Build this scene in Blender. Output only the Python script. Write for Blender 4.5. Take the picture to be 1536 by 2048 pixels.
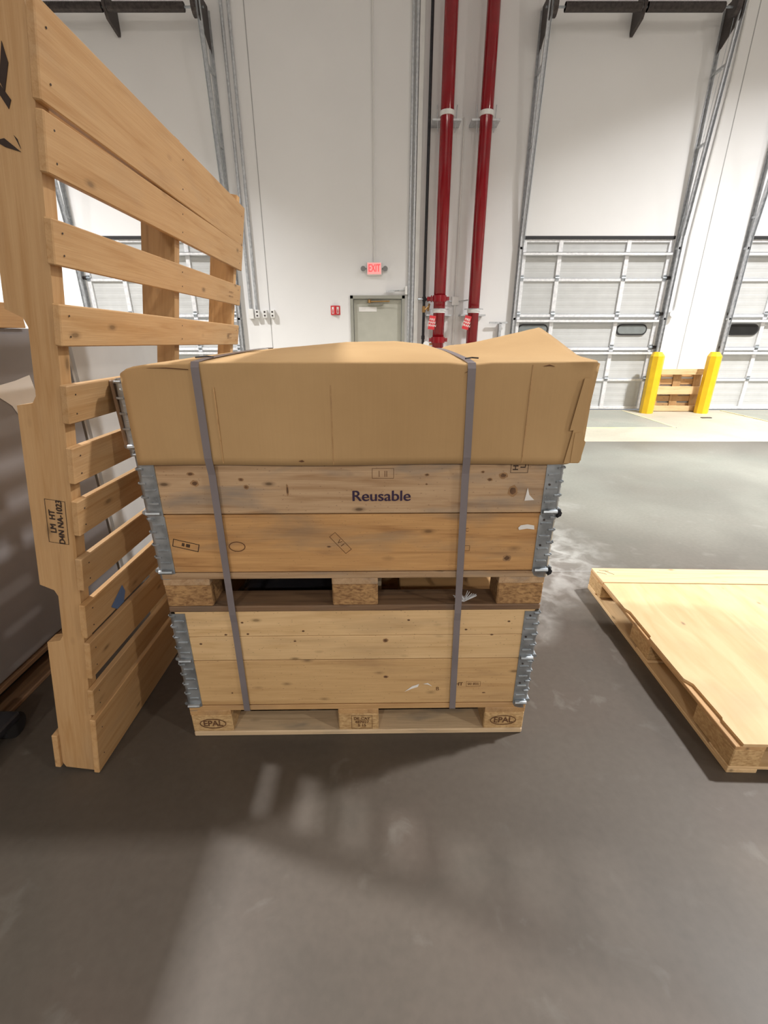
import bpy, bmesh, math, random
from mathutils import Vector, Matrix
random.seed(7)
PI = math.pi
R = math.radians
scene = bpy.context.scene
for o in list(bpy.data.objects): bpy.data.objects.remove(o)
col = scene.collection

# ------------------------------------------------------------------ camera
cd = bpy.data.cameras.new('camera'); cam = bpy.data.objects.new('camera', cd); col.objects.link(cam)
cam.location = (0, 0, 1.37)
cam.rotation_euler = (R(90 - 21.6), 0, 0)
cd.sensor_fit = 'VERTICAL'; cd.sensor_height = 36.0; cd.lens = 900 / 2048 * 36.0
cd.clip_start = 0.02; cd.clip_end = 200
scene.camera = cam

# ------------------------------------------------------------------ world, exposure
w = bpy.data.worlds.new('world'); scene.world = w; w.use_nodes = True
w.node_tree.nodes['Background'].inputs[0].default_value = (0.9, 0.95, 1, 1)
w.node_tree.nodes['Background'].inputs[1].default_value = 0.3
vs = scene.view_settings
vs.view_transform = 'Standard'; vs.look = 'None'; vs.gamma = 1; vs.use_curve_mapping = False
vs.exposure = 0.0

# ------------------------------------------------------------------ lights (high bay lamps): x, y, power
LAMP_Z = 8.6
FRONT_COL = (1.0, 0.985, 0.965); REAR_COL = (1.0, 0.925, 0.83)
LAMPS = [(6.7, 3.3, 1080, 114, FRONT_COL, 'high bay lamp near the dock wall, right of the red pipes'),
         (-6.2, 3.3, 1080, 108, FRONT_COL, 'high bay lamp near the dock wall, left of the leaning pallet'),
         (13.5, 4.6, 750, 130, FRONT_COL, 'high bay lamp near the dock wall, farthest to the right'),
         (-13.5, 4.0, 800, 140, FRONT_COL, 'high bay lamp near the dock wall, farthest to the left'),
         (11.5, -5.0, 700, 180, REAR_COL, 'high bay lamp behind the camera to the right'),
         (-4.0, -15.0, 1300, 180, REAR_COL, 'high bay lamp far behind the camera to the left'),
         (4.5, -16, 1500, 180, REAR_COL, 'high bay lamp farthest behind the camera')]
LAMP_COL = (1.0, 0.935, 0.84)

# ------------------------------------------------------------------ node material helpers
MATS = {}
def new_mat(name, rough=0.6, metal=0.0, color=(0.5, 0.5, 0.5), spec=0.5):
    m = bpy.data.materials.new(name); m.use_nodes = True
    nt = m.node_tree; b = nt.nodes['Principled BSDF']
    b.inputs['Base Color'].default_value = (*color, 1)
    b.inputs['Roughness'].default_value = rough
    b.inputs['Metallic'].default_value = metal
    b.inputs['Specular IOR Level'].default_value = spec
    MATS[name] = m
    return m, nt, b
def N(nt, t, **k):
    n = nt.nodes.new(t)
    for a, v in k.items(): setattr(n, a, v)
    return n
def coords(nt, scale=(1, 1, 1), rnd=True, kind='Object'):
    tc = N(nt, 'ShaderNodeTexCoord'); mp = N(nt, 'ShaderNodeMapping')
    mp.inputs['Scale'].default_value = scale
    src = tc.outputs[kind]
    if rnd:
        oi = N(nt, 'ShaderNodeObjectInfo')
        mu = N(nt, 'ShaderNodeVectorMath', operation='MULTIPLY_ADD')
        cx = N(nt, 'ShaderNodeCombineXYZ')
        for i, s in enumerate((37.0, 19.0, 53.0)):
            mm = N(nt, 'ShaderNodeMath', operation='MULTIPLY'); mm.inputs[1].default_value = s
            nt.links.new(oi.outputs['Random'], mm.inputs[0]); nt.links.new(mm.outputs[0], cx.inputs[i])
        mu.inputs[1].default_value = (1, 1, 1)
        nt.links.new(src, mu.inputs[0]); nt.links.new(cx.outputs[0], mu.inputs[2]); src = mu.outputs[0]
    nt.links.new(src, mp.inputs['Vector'])
    return mp.outputs[0]
def noise(nt, vec, scale, detail=3, dist=0.0):
    n = N(nt, 'ShaderNodeTexNoise'); n.inputs['Scale'].default_value = scale
    n.inputs['Detail'].default_value = detail; n.inputs['Distortion'].default_value = dist
    nt.links.new(vec, n.inputs['Vector']); return n.outputs['Fac']
def ramp(nt, fac, stops):
    r = N(nt, 'ShaderNodeValToRGB'); e = r.color_ramp.elements
    while len(e) < len(stops): e.new(0.5)
    for i, (p, c) in enumerate(stops):
        e[i].position = p; e[i].color = (*c, 1) if len(c) == 3 else c
    nt.links.new(fac, r.inputs[0]); return r.outputs[0]
def mix(nt, fac, a, b, mode='MIX'):
    m = N(nt, 'ShaderNodeMix', data_type='RGBA', blend_type=mode)
    if isinstance(fac, (int, float)): m.inputs[0].default_value = fac
    else: nt.links.new(fac, m.inputs[0])
    for v, s in ((a, m.inputs[6]), (b, m.inputs[7])):
        if isinstance(v, tuple): s.default_value = (*v, 1)
        else: nt.links.new(v, s)
    return m.outputs[2]
def bump(nt, b, h, strength=0.3, dist=0.002):
    bp = N(nt, 'ShaderNodeBump'); bp.inputs['Strength'].default_value = strength; bp.inputs['Distance'].default_value = dist
    nt.links.new(h, bp.inputs['Height']); nt.links.new(bp.outputs[0], b.inputs['Normal'])
def wood(name, light, dark, stain=(0.2, 0.17, 0.14), stain_amt=0.25, knots=0.75, rough=0.6, var=0.25, kd=1.0, dots=0.0):
    """Boards have their length along local X: the grain runs that way."""
    m, nt, b = new_mat(name, rough)
    v = coords(nt, (1.1, 14, 14)); g = noise(nt, v, 3.0, 5, 0.6)
    v2 = coords(nt, (2.5, 90, 90)); fine = noise(nt, v2, 3.0, 2)
    c = ramp(nt, g, [(0.3, dark), (0.47, tuple((a + 2 * q) / 3 for a, q in zip(dark, light))), (0.7, light)])
    c = mix(nt, 0.22, c, ramp(nt, fine, [(0.35, dark), (0.65, light)]), 'MIX')
    # board-to-board tone
    oi = N(nt, 'ShaderNodeObjectInfo'); mr = N(nt, 'ShaderNodeMapRange')
    mr.inputs[3].default_value = 1 - var; mr.inputs[4].default_value = 1 + var * 0.5
    nt.links.new(oi.outputs['Random'], mr.inputs[0])
    hs = N(nt, 'ShaderNodeHueSaturation'); nt.links.new(mr.outputs[0], hs.inputs['Value']); nt.links.new(c, hs.inputs['Color']); c = hs.outputs[0]
    # stains
    vs_ = coords(nt, (1.5, 5, 5)); s = noise(nt, vs_, 2.2, 4, 0.4)
    c = mix(nt, ramp(nt, s, [(0.52, (0, 0, 0)), (0.72, (stain_amt,) * 3)]), c, stain)
    # knots
    vk = coords(nt, (5.5 * kd, 13 * kd, 13 * kd)); vo = N(nt, 'ShaderNodeTexVoronoi'); vo.inputs['Scale'].default_value = 1.0
    nt.links.new(vk, vo.inputs['Vector'])
    c = mix(nt, ramp(nt, vo.outputs['Distance'], [(0.05, (knots,) * 3), (0.09, (knots * .4,) * 3), (0.16, (0, 0, 0))]), c, tuple(x * 0.33 for x in dark))
    if dots:
        vd = coords(nt, (9, 24, 24)); vo2 = N(nt, 'ShaderNodeTexVoronoi'); nt.links.new(vd, vo2.inputs['Vector'])
        c = mix(nt, ramp(nt, vo2.outputs['Distance'], [(0.06, (dots,) * 3), (0.13, (0, 0, 0))]), c, (0.10, 0.05, 0.03))
    nt.links.new(c, b.inputs['Base Color'])
    bump(nt, b, fine, 0.25, 0.002)
    return m
wood('pine_fresh', (0.56, 0.35, 0.17), (0.43, 0.235, 0.09), stain_amt=0.15, var=0.12)
wood('pine_pale', (0.78, 0.56, 0.32), (0.60, 0.39, 0.19), stain_amt=0.12, var=0.12)
wood('pine_collar_pale', (0.78, 0.55, 0.30), (0.58, 0.37, 0.17), stain=(.40,.27,.15), stain_amt=0.4, var=0.08, kd=1.25, dots=.7, rough=.45)
wood('pine_collar_tan', (0.68, 0.45, 0.22), (0.50, 0.30, 0.13), stain=(.36,.22,.11), stain_amt=0.5, var=0.08, kd=1.1, dots=.6, rough=.5)
wood('pine_dusty', (0.66, 0.50, 0.32), (0.46, 0.33, 0.20), stain=(.25,.22,.18), stain_amt=.85, var=.1)
wood('pine_tan', (0.60, 0.37, 0.17), (0.42, 0.23, 0.09), stain_amt=0.25)
wood('pine_orange', (0.56, 0.32, 0.13), (0.30, 0.145, 0.05), stain=(0.25, 0.19, 0.13), stain_amt=0.6, dots=.4)
wood('pine_weathered', (0.55, 0.38, 0.23), (0.33, 0.19, 0.09), stain=(0.21, 0.19, 0.17), stain_amt=0.8, knots=0.9, kd=1.2, dots=.7)
wood('pine_old', (0.30, 0.18, 0.10), (0.14, 0.075, 0.04), stain=(0.12, 0.10, 0.08), stain_amt=0.5)
wood('pine_grey', (0.38, 0.30, 0.22), (0.22, 0.16, 0.11), stain=(0.2, 0.19, 0.17), stain_amt=0.5)
def chipwood(name, a, bb):
    m, nt, b = new_mat(name, 0.8)
    v = coords(nt, (1, 1, 2)); n = noise(nt, v, 60, 4, 0.5); n2 = noise(nt, v, 9, 3)
    c = ramp(nt, n, [(0.32, bb), (0.62, a)]); c = mix(nt, ramp(nt, n2, [(0.4, (0, 0, 0)), (0.75, (0.5,) * 3)]), c, bb)
    nt.links.new(c, b.inputs['Base Color']); bump(nt, b, n, 0.6, 0.003)
chipwood('block_old', (0.47, 0.28, 0.12), (0.20, 0.10, 0.04))
chipwood('block_light', (0.62, 0.42, 0.21), (0.40, 0.24, 0.10))
# cardboard
m, nt, b = new_mat('cardboard', 0.75, spec=0.25)
v = coords(nt, (1, 1, 1), False); n = noise(nt, v, 2.2, 4); n2 = noise(nt, coords(nt, (90, 90, 2), False), 2, 2)
c = ramp(nt, n, [(0.3, (0.45, 0.287, 0.136)), (0.7, (0.54, 0.355, 0.176))]); nt.links.new(mix(nt, 0.06, c, n2, 'MULTIPLY'), b.inputs['Base Color'])
bump(nt, b, n2, 0.08, 0.002)
# plywood
m, nt, b = new_mat('plywood', 0.6)
v = coords(nt, (5, 1, 1), False); n = noise(nt, v, 2.5, 5, 1.2); n2 = noise(nt, coords(nt, (1.5, 3, 1), False), 1.8, 4)
c = ramp(nt, n, [(0.3, (0.58, 0.38, 0.19)), (0.7, (0.70, 0.50, 0.28))])
c = mix(nt, ramp(nt, n2, [(0.52, (0, 0, 0)), (0.75, (0.45,) * 3)]), c, (0.42, 0.31, 0.19))
vo = N(nt, 'ShaderNodeTexVoronoi'); vo.inputs['Scale'].default_value = 3.2; nt.links.new(coords(nt, (1.7, 1, 1), False), vo.inputs['Vector'])
c = mix(nt, ramp(nt, vo.outputs['Distance'], [(0.02, (0.8,) * 3), (0.06, (0, 0, 0))]), c, (0.14, 0.09, 0.06))
nt.links.new(c, b.inputs['Base Color'])
# wall paint
m, nt, b = new_mat('wall_white', 0.75, spec=0.3)
v = coords(nt, (1, 1, 1), False, 'Object'); n = noise(nt, v, 0.6, 4)
nt.links.new(ramp(nt, n, [(0.3, (0.80, 0.80, 0.805)), (0.7, (0.85, 0.85, 0.855))]), b.inputs['Base Color'])
bump(nt, b, noise(nt, v, 60, 3), 0.1, 0.002)
# floor
def concrete(name, a, bb, cc, rough=0.42, wear=0.6, patches=()):
    m, nt, b = new_mat(name, rough, spec=0.34)
    v = coords(nt, (1, 1, 1), False)
    n = noise(nt, v, 0.9, 6, 0.3); n2 = noise(nt, v, 9, 8, 0.5); n3 = noise(nt, v, 40, 4); n4 = noise(nt, v, 1.1, 5, 1.0); n5 = noise(nt, v, 1.7, 3)
    c = ramp(nt, n, [(0.35, bb), (0.65, a)])
    c = mix(nt, ramp(nt, n4, [(0.5, (0, 0, 0)), (0.66, (0.45,) * 3)]), c, (bb[0] * .72, bb[1] * .82, bb[2] * .80))
    c = mix(nt, ramp(nt, n5, [(0.5, (0, 0, 0)), (0.66, (0.35,) * 3)]), c, (a[0] * .95, a[1] * .84, a[2] * .84))
    sc = mix(nt, 1.0, ramp(nt, n2, [(0.60, (0, 0, 0)), (0.70, (wear,) * 3)]), ramp(nt, n5, [(0.45, (0.15,) * 3), (0.6, (1, 1, 1))]), 'MULTIPLY')
    c = mix(nt, sc, c, cc)
    for px, py, rx, ry, amt in patches:     # dusty scuffs; the wide patch paints in brighter floor light instead
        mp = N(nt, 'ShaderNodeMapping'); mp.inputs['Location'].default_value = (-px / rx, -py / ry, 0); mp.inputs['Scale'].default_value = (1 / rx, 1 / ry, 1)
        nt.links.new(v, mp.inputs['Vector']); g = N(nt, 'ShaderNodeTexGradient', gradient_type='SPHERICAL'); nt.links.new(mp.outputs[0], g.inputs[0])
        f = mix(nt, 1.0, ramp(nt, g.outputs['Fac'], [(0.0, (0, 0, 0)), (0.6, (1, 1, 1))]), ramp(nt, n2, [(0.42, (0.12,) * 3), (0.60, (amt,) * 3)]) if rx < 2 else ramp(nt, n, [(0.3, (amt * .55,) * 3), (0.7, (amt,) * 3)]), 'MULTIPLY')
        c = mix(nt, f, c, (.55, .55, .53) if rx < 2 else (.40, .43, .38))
    c = mix(nt, 0.15, c, n3, 'OVERLAY')
    nt.links.new(c, b.inputs['Base Color'])
    rr = ramp(nt, n, [(0.3, (rough - .06,) * 3), (0.7, (rough + .08,) * 3)]); nt.links.new(rr, b.inputs['Roughness'])
    bump(nt, b, n3, 0.05, 0.002)
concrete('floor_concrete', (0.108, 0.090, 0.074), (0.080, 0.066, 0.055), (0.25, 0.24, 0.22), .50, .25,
         ((.95, 2.75, .62, .75, .5), (.72, 2.2, .25, .5, .5), (1.05, 3.6, .7, .25, .4), (3.2, 4.4, 3.4, 2.6, .45)))  # last patch: floor painted paler toward the docks, where more light falls
concrete('apron_concrete', (0.50, 0.46, 0.37), (0.42, 0.385, 0.31), (0.56, 0.53, 0.44), 0.6, 0.3)
concrete('plate_steel', (0.33, 0.335, 0.29), (0.27, 0.275, 0.24), (0.4, 0.4, 0.35), 0.6, 0.3)
# metals
def metal(name, a, bb, rough=0.4, mt=0.9, sc=25):
    m, nt, b = new_mat(name, rough, mt); n = noise(nt, coords(nt, (1, 1, 1)), sc, 3)
    nt.links.new(ramp(nt, n, [(0.35, bb), (0.65, a)]), b.inputs['Base Color'])
    nt.links.new(ramp(nt, n, [(0.3, (rough - .1,) * 3), (0.7, (rough + .15,) * 3)]), b.inputs['Roughness'])
metal('galvanized', (0.50, 0.54, 0.58), (0.34, 0.375, 0.41), 0.36, 0.85)
metal('track_steel', (0.62, 0.64, 0.66), (0.45, 0.47, 0.5), 0.4, 0.6)
metal('door_frame_steel', (0.86, 0.87, 0.89), (0.72, 0.73, 0.76), 0.45, 0.25)
metal('dark_steel', (0.10, 0.085, 0.08), (0.05, 0.04, 0.04), 0.5, 0.5)
metal('black_iron', (0.03, 0.03, 0.035), (0.015, 0.015, 0.02), 0.4, 0.3)
def plain(name, colr, rough=0.5, metal_=0.0, var=0.12, sc=6):
    m, nt, b = new_mat(name, rough, metal_); n = noise(nt, coords(nt, (1, 1, 1)), sc, 4)
    nt.links.new(ramp(nt, n, [(0.3, tuple(x * (1 - var) for x in colr)), (0.7, tuple(min(1, x * (1 + var)) for x in colr))]), b.inputs['Base Color'])
    return b
plain('red_paint', (0.25, 0.006, 0.012), 0.13, 0, 0.08)
plain('red_sign', (0.62, 0.03, 0.04), 0.4)
plain('white_plastic', (0.78, 0.78, 0.77), 0.4, 0, 0.04)
plain('door_panel_grey', (0.53, 0.54, 0.54), 0.5, 0, 0.04)
plain('man_door_paint', (0.46, 0.46, 0.40), 0.5, 0, 0.05)
plain('man_frame_paint', (0.33, 0.33, 0.29), 0.5, 0, 0.05)
plain('yellow_plastic', (0.80, 0.50, 0.015), 0.4, 0, 0.08)
plain('strap_plastic', (0.20, 0.175, 0.185), 0.35, 0, 0.1)
plain('grey_wrap_dark', (0.25, 0.235, 0.24), 0.45, 0, 0.12, 2)
plain('grey_wrap', (0.50, 0.49, 0.48), 0.5, 0, 0.12, 2)
plain('black_rubber', (0.02, 0.02, 0.022), 0.6)
plain('ink', (0.035, 0.02, 0.015), 0.8)
plain('ink_purple', (0.03, 0.015, 0.045), 0.8)
plain('ink_brown', (0.12, 0.05, 0.02), 0.8)
plain('lamp_grey', (0.2, 0.2, 0.2), 0.5)
plain('glass_dark', (0.22, 0.24, 0.24), 0.15)
plain('glass_black', (0.02, 0.02, 0.02), 0.15)
plain('paper_white', (0.80, 0.79, 0.77), 0.7, 0, 0.04)
plain('blue_tape', (0.10, 0.17, 0.33), 0.5)
plain('cream_line', (0.75, 0.68, 0.42), 0.6)
plain('brass', (0.5, 0.3, 0.12), 0.35, 0.9)
plain('joint_caulk', (0.38, 0.38, 0.38), 0.8)
plain('bag_black', (0.015, 0.015, 0.018), 0.25)
plain('clear_wrap', (0.62, 0.64, 0.67), 0.12)
plain('card_cream', (0.56, 0.45, 0.31), 0.7)
m, nt, b = new_mat('exit_red', 0.4, color=(0.9, 0.05, 0.05)); b.inputs['Emission Color'].default_value = (1, 0.06, 0.07, 1); b.inputs['Emission Strength'].default_value = 1.0
m, nt, b = new_mat('exit_face', 0.4, color=(0.9, 0.35, 0.33)); b.inputs['Emission Color'].default_value = (1, 0.30, 0.30, 1); b.inputs['Emission Strength'].default_value = 0.55
m, nt, b = new_mat('lamp_glow', 0.4, color=(1, 1, 1)); b.inputs['Emission Color'].default_value = (*LAMP_COL, 1); b.inputs['Emission Strength'].default_value = 6

# ------------------------------------------------------------------ geometry helpers
def bx(bm, x0, x1, y0, y1, z0, z1, M=None):
    vs = [bm.verts.new((x, y, z)) for z in (z0, z1) for y in (y0, y1) for x in (x0, x1)]
    if M: 
        for q in vs: q.co = M @ q.co
    for f in ((0, 2, 3, 1), (4, 5, 7, 6), (0, 1, 5, 4), (2, 6, 7, 3), (0, 4, 6, 2), (1, 3, 7, 5)):
        bm.faces.new([vs[i] for i in f])
def tube(bm, p0, p1, r, n=12, r1=None):
    p0, p1 = Vector(p0), Vector(p1); d = (p1 - p0).normalized()
    u = d.orthogonal().normalized(); v = d.cross(u); r1 = r if r1 is None else r1
    a = [bm.verts.new(p0 + (u * math.cos(t) + v * math.sin(t)) * r) for t in [2 * PI * i / n for i in range(n)]]
    c = [bm.verts.new(p1 + (u * math.cos(t) + v * math.sin(t)) * r1) for t in [2 * PI * i / n for i in range(n)]]
    for i in range(n): bm.faces.new((a[i], a[(i + 1) % n], c[(i + 1) % n], c[i]))
    bm.faces.new(a[::-1]); bm.faces.new(c)
def prism(bm, pts, a0, a1, axis='y'):
    """extrude a 2D outline along an axis: pts are the other two coordinates in x,y,z order"""
    def P(p, a): return {'x': (a, p[0], p[1]), 'y': (p[0], a, p[1]), 'z': (p[0], p[1], a)}[axis]
    A = [bm.verts.new(P(p, a0)) for p in pts]; B = [bm.verts.new(P(p, a1)) for p in pts]; n = len(pts)
    for i in range(n): bm.faces.new((A[i], A[(i + 1) % n], B[(i + 1) % n], B[i]))
    bm.faces.new(A[::-1]); bm.faces.new(B)
def obj(name, bm, mat, parent=None, loc=(0, 0, 0), rot=(0, 0, 0), smooth=False, bevel=0, label=None):
    if bevel: bmesh.ops.bevel(bm, geom=bm.edges[:], offset=bevel, segments=1, affect='EDGES')
    bmesh.ops.recalc_face_normals(bm, faces=bm.faces[:])
    me = bpy.data.meshes.new(name); bm.to_mesh(me); bm.free()
    me.materials.append(MATS[mat])
    if smooth:
        for p in me.polygons: p.use_smooth = True
    o = bpy.data.objects.new(name, me); col.objects.link(o)
    o.location = loc; o.rotation_euler = rot
    if parent: o.parent = parent
    if label: o['label'] = label
    return o
def tag(o, label, cat, group=None):
    o['label'] = label; o['category'] = cat
    if group: o['group'] = group
    return o
def thing(name, label, cat, loc=(0, 0, 0), rot=(0, 0, 0), group=None):
    o = bpy.data.objects.new(name, None); col.objects.link(o); o.location = loc; o.rotation_euler = rot
    o.empty_display_size = 0.1
    return tag(o, label, cat, group)
def struct(name, bm, mat, parent=None, **k):
    o = obj(name, bm, mat, parent, **k)
    if not parent: o['kind'] = 'structure'
    return o
def box(name, x0, x1, y0, y1, z0, z1, mat, parent=None, bevel=0, **k):
    bm = bmesh.new(); bx(bm, x0, x1, y0, y1, z0, z1); return obj(name, bm, mat, parent, bevel=bevel, **k)
MC = {}
def board(name, c, dims, mat, parent, along='x', bevel=0.0018, rot=(0, 0, 0), **k):
    """a board centred on c; its mesh runs along local X so that the grain follows it. dims in parent axes."""
    dx, dy, dz = dims
    if along == 'x': L, a, bb, rr = dx, dy, dz, (0, 0, 0)
    elif along == 'y': L, a, bb, rr = dy, dx, dz, (0, 0, PI / 2)
    else: L, a, bb, rr = dz, dy, dx, (0, -PI / 2, 0)
    key = (round(L, 4), round(a, 4), round(bb, 4), mat, name)
    if key not in MC:
        bm = bmesh.new(); bx(bm, -L / 2, L / 2, -a / 2, a / 2, -bb / 2, bb / 2)
        bmesh.ops.bevel(bm, geom=bm.edges[:], offset=min(bevel, bb / 4), segments=1, affect='EDGES')
        me = bpy.data.meshes.new(name); bm.to_mesh(me); bm.free(); me.materials.append(MATS[mat]); MC[key] = me
    o = bpy.data.objects.new(name, MC[key]); col.objects.link(o); o.parent = parent
    o.location = c
    o.rotation_euler = (Matrix.Rotation(rot[2], 3, 'Z') @ Matrix.Rotation(rot[1], 3, 'Y') @ Matrix.Rotation(rot[0], 3, 'X') @
                        (Matrix.Rotation(rr[2], 3, 'Z') @ Matrix.Rotation(rr[1], 3, 'Y'))).to_euler()
    if k.get('label'): o['label'] = k['label']
    return o
def text_mesh(s, size, bold=0.0, sx=1.0):
    cu = bpy.data.curves.new('txt', 'FONT'); cu.body = s; cu.size = size; cu.offset = bold
    cu.align_x = 'CENTER'; cu.align_y = 'CENTER'
    t = bpy.data.objects.new('txt', cu); col.objects.link(t)
    dg = bpy.context.evaluated_depsgraph_get(); me = bpy.data.meshes.new_from_object(t.evaluated_get(dg))
    bpy.data.objects.remove(t)
    for v in me.vertices: v.co.x *= sx
    return me
def lettering(name, s, size, mat, parent, loc, rot=(PI / 2, 0, 0), bold=0.0, sx=1.0, label=None, frame=None, oval=None):
    """flat print: letters, plus an optional frame or oval, as one thin piece lying just proud of its surface"""
    bm = bmesh.new()
    for i, line in enumerate(s.split('\n')) if s else []:
        me = text_mesh(line, size, 0.0, sx)
        for q in ((0, 0), (-1, .5), (1, -.5)) if bold else ((0, 0),):     # heavier strokes: the line again, a hair to either side
            n0 = len(bm.verts); bm.from_mesh(me); bm.verts.ensure_lookup_table()
            for v in bm.verts[n0:]: v.co.y -= (i - (s.count('\n')) / 2) * size * 0.95 + q[1] * bold * .6; v.co.x += q[0] * bold * .8; v.co.z += (q[0] + 1) * .00004
        bpy.data.meshes.remove(me)
    if frame:
        fw, fh, t = frame
        for r_ in ((-fw / 2, fw / 2, -fh / 2, -fh / 2 + t), (-fw / 2, fw / 2, fh / 2 - t, fh / 2), (-fw / 2, -fw / 2 + t, -fh / 2, fh / 2), (fw / 2 - t, fw / 2, -fh / 2, fh / 2)):
            bm.faces.new([bm.verts.new((x, y, 0)) for x, y in ((r_[0], r_[2]), (r_[1], r_[2]), (r_[1], r_[3]), (r_[0], r_[3]))])
    if oval:
        ow, oh, t = oval; n = 40
        A = [bm.verts.new((math.cos(2 * PI * i / n) * ow / 2, math.sin(2 * PI * i / n) * oh / 2, 0)) for i in range(n)]
        B = [bm.verts.new((math.cos(2 * PI * i / n) * (ow / 2 - t), math.sin(2 * PI * i / n) * (oh / 2 - t), 0)) for i in range(n)]
        for i in range(n): bm.faces.new((A[i], A[(i + 1) % n], B[(i + 1) % n], B[i]))
    me = bpy.data.meshes.new(name); bm.to_mesh(me); bm.free(); me.materials.append(MATS[mat])
    o = bpy.data.objects.new(name, me); col.objects.link(o); o.location = loc; o.rotation_euler = rot
    if parent: o.parent = parent
    if label: o['label'] = label
    return o

# ================================================================== SETTING
WY = 8.8
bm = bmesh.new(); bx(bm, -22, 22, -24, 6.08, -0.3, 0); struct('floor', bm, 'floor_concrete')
bm = bmesh.new(); bx(bm, -22, 22, 6.08, WY + .02, -0.3, 0); struct('floor_apron', bm, 'apron_concrete')
# control joints in the slab (thin saw cuts filled with caulk)
bm = bmesh.new()
bx(bm, -20, 20, 2.46, 2.464, 0, 0.0006)
struct('trim_1', bm, 'joint_caulk')
# walls: dock wall with three openings and one man door
DOORS = [-5.2, 2.37, 6.2]; DW = 2.57; DH = 2.89
MX0, MX1, MZ = -0.60, 0.37, 2.0
bm = bmesh.new()
cuts = [(DOORS[0], DOORS[0] + DW, DH), (MX0, MX1, MZ), (DOORS[1], DOORS[1] + DW, DH), (DOORS[2], DOORS[2] + DW, DH)]
x = -22
for a, b_, h in cuts:
    bx(bm, x, a, WY, WY + .25, 0, 9.6); bx(bm, a, b_, WY, WY + .25, h, 9.6); x = b_
bx(bm, x, 22, WY, WY + .25, 0, 9.6)
struct('wall_back', bm, 'wall_white')
for nm, d in (('wall_left', (-22.2, -22, -24, 9.05)), ('wall_right', (22, 22.2, -24, 9.05)), ('wall_front', (-22.2, 22.2, -24.2, -24))):
    bm = bmesh.new(); bx(bm, *d, 0, 9.6); struct(nm, bm, 'wall_white')
bm = bmesh.new(); bx(bm, -22.2, 22.2, -24.2, 9.05, 9.6, 9.8); struct('ceiling', bm, 'wall_white')
bm = bmesh.new()
for x in (-2.04, 5.47, -9.5): bx(bm, x - .006, x + .006, WY - .003, WY + .001, 0, 9.6)
struct('trim_2', bm, 'joint_caulk')
# lamps
lamp_proto = None
for x, y, pw, spr, lcol, llab in LAMPS:
    t = thing('ceiling_light', 'white rectangular ' + llab, 'lamp', (x, y, LAMP_Z), group='high bay lamps under the ceiling')
    if lamp_proto is None:
        h = box('housing', -.35, .35, -.25, .25, .02, .12, 'white_plastic', t, .01)
        d = box('diffuser', -.32, .32, -.22, .22, 0, .02, 'lamp_glow', t)
        hs_ = []
        for sx in (-.25, .25): bm = bmesh.new(); tube(bm, (sx, 0, .12), (sx, 0, 9.6 - LAMP_Z), .006, 6); hs_.append(obj('hanger', bm, 'dark_steel', t))
        lamp_proto = (h, d, *hs_)
    else:
        for q in lamp_proto: c = q.copy(); col.objects.link(c); c.parent = t
    ld = bpy.data.lights.new('lamp', 'AREA'); ld.shape = 'RECTANGLE'; ld.size = .64; ld.size_y = .44
    ld.energy = pw; ld.color = lcol; ld.spread = R(spr)
    lo = bpy.data.objects.new('lamp_light', ld); col.objects.link(lo); lo.location = (0, 0, -.01); lo.parent = t

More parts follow.
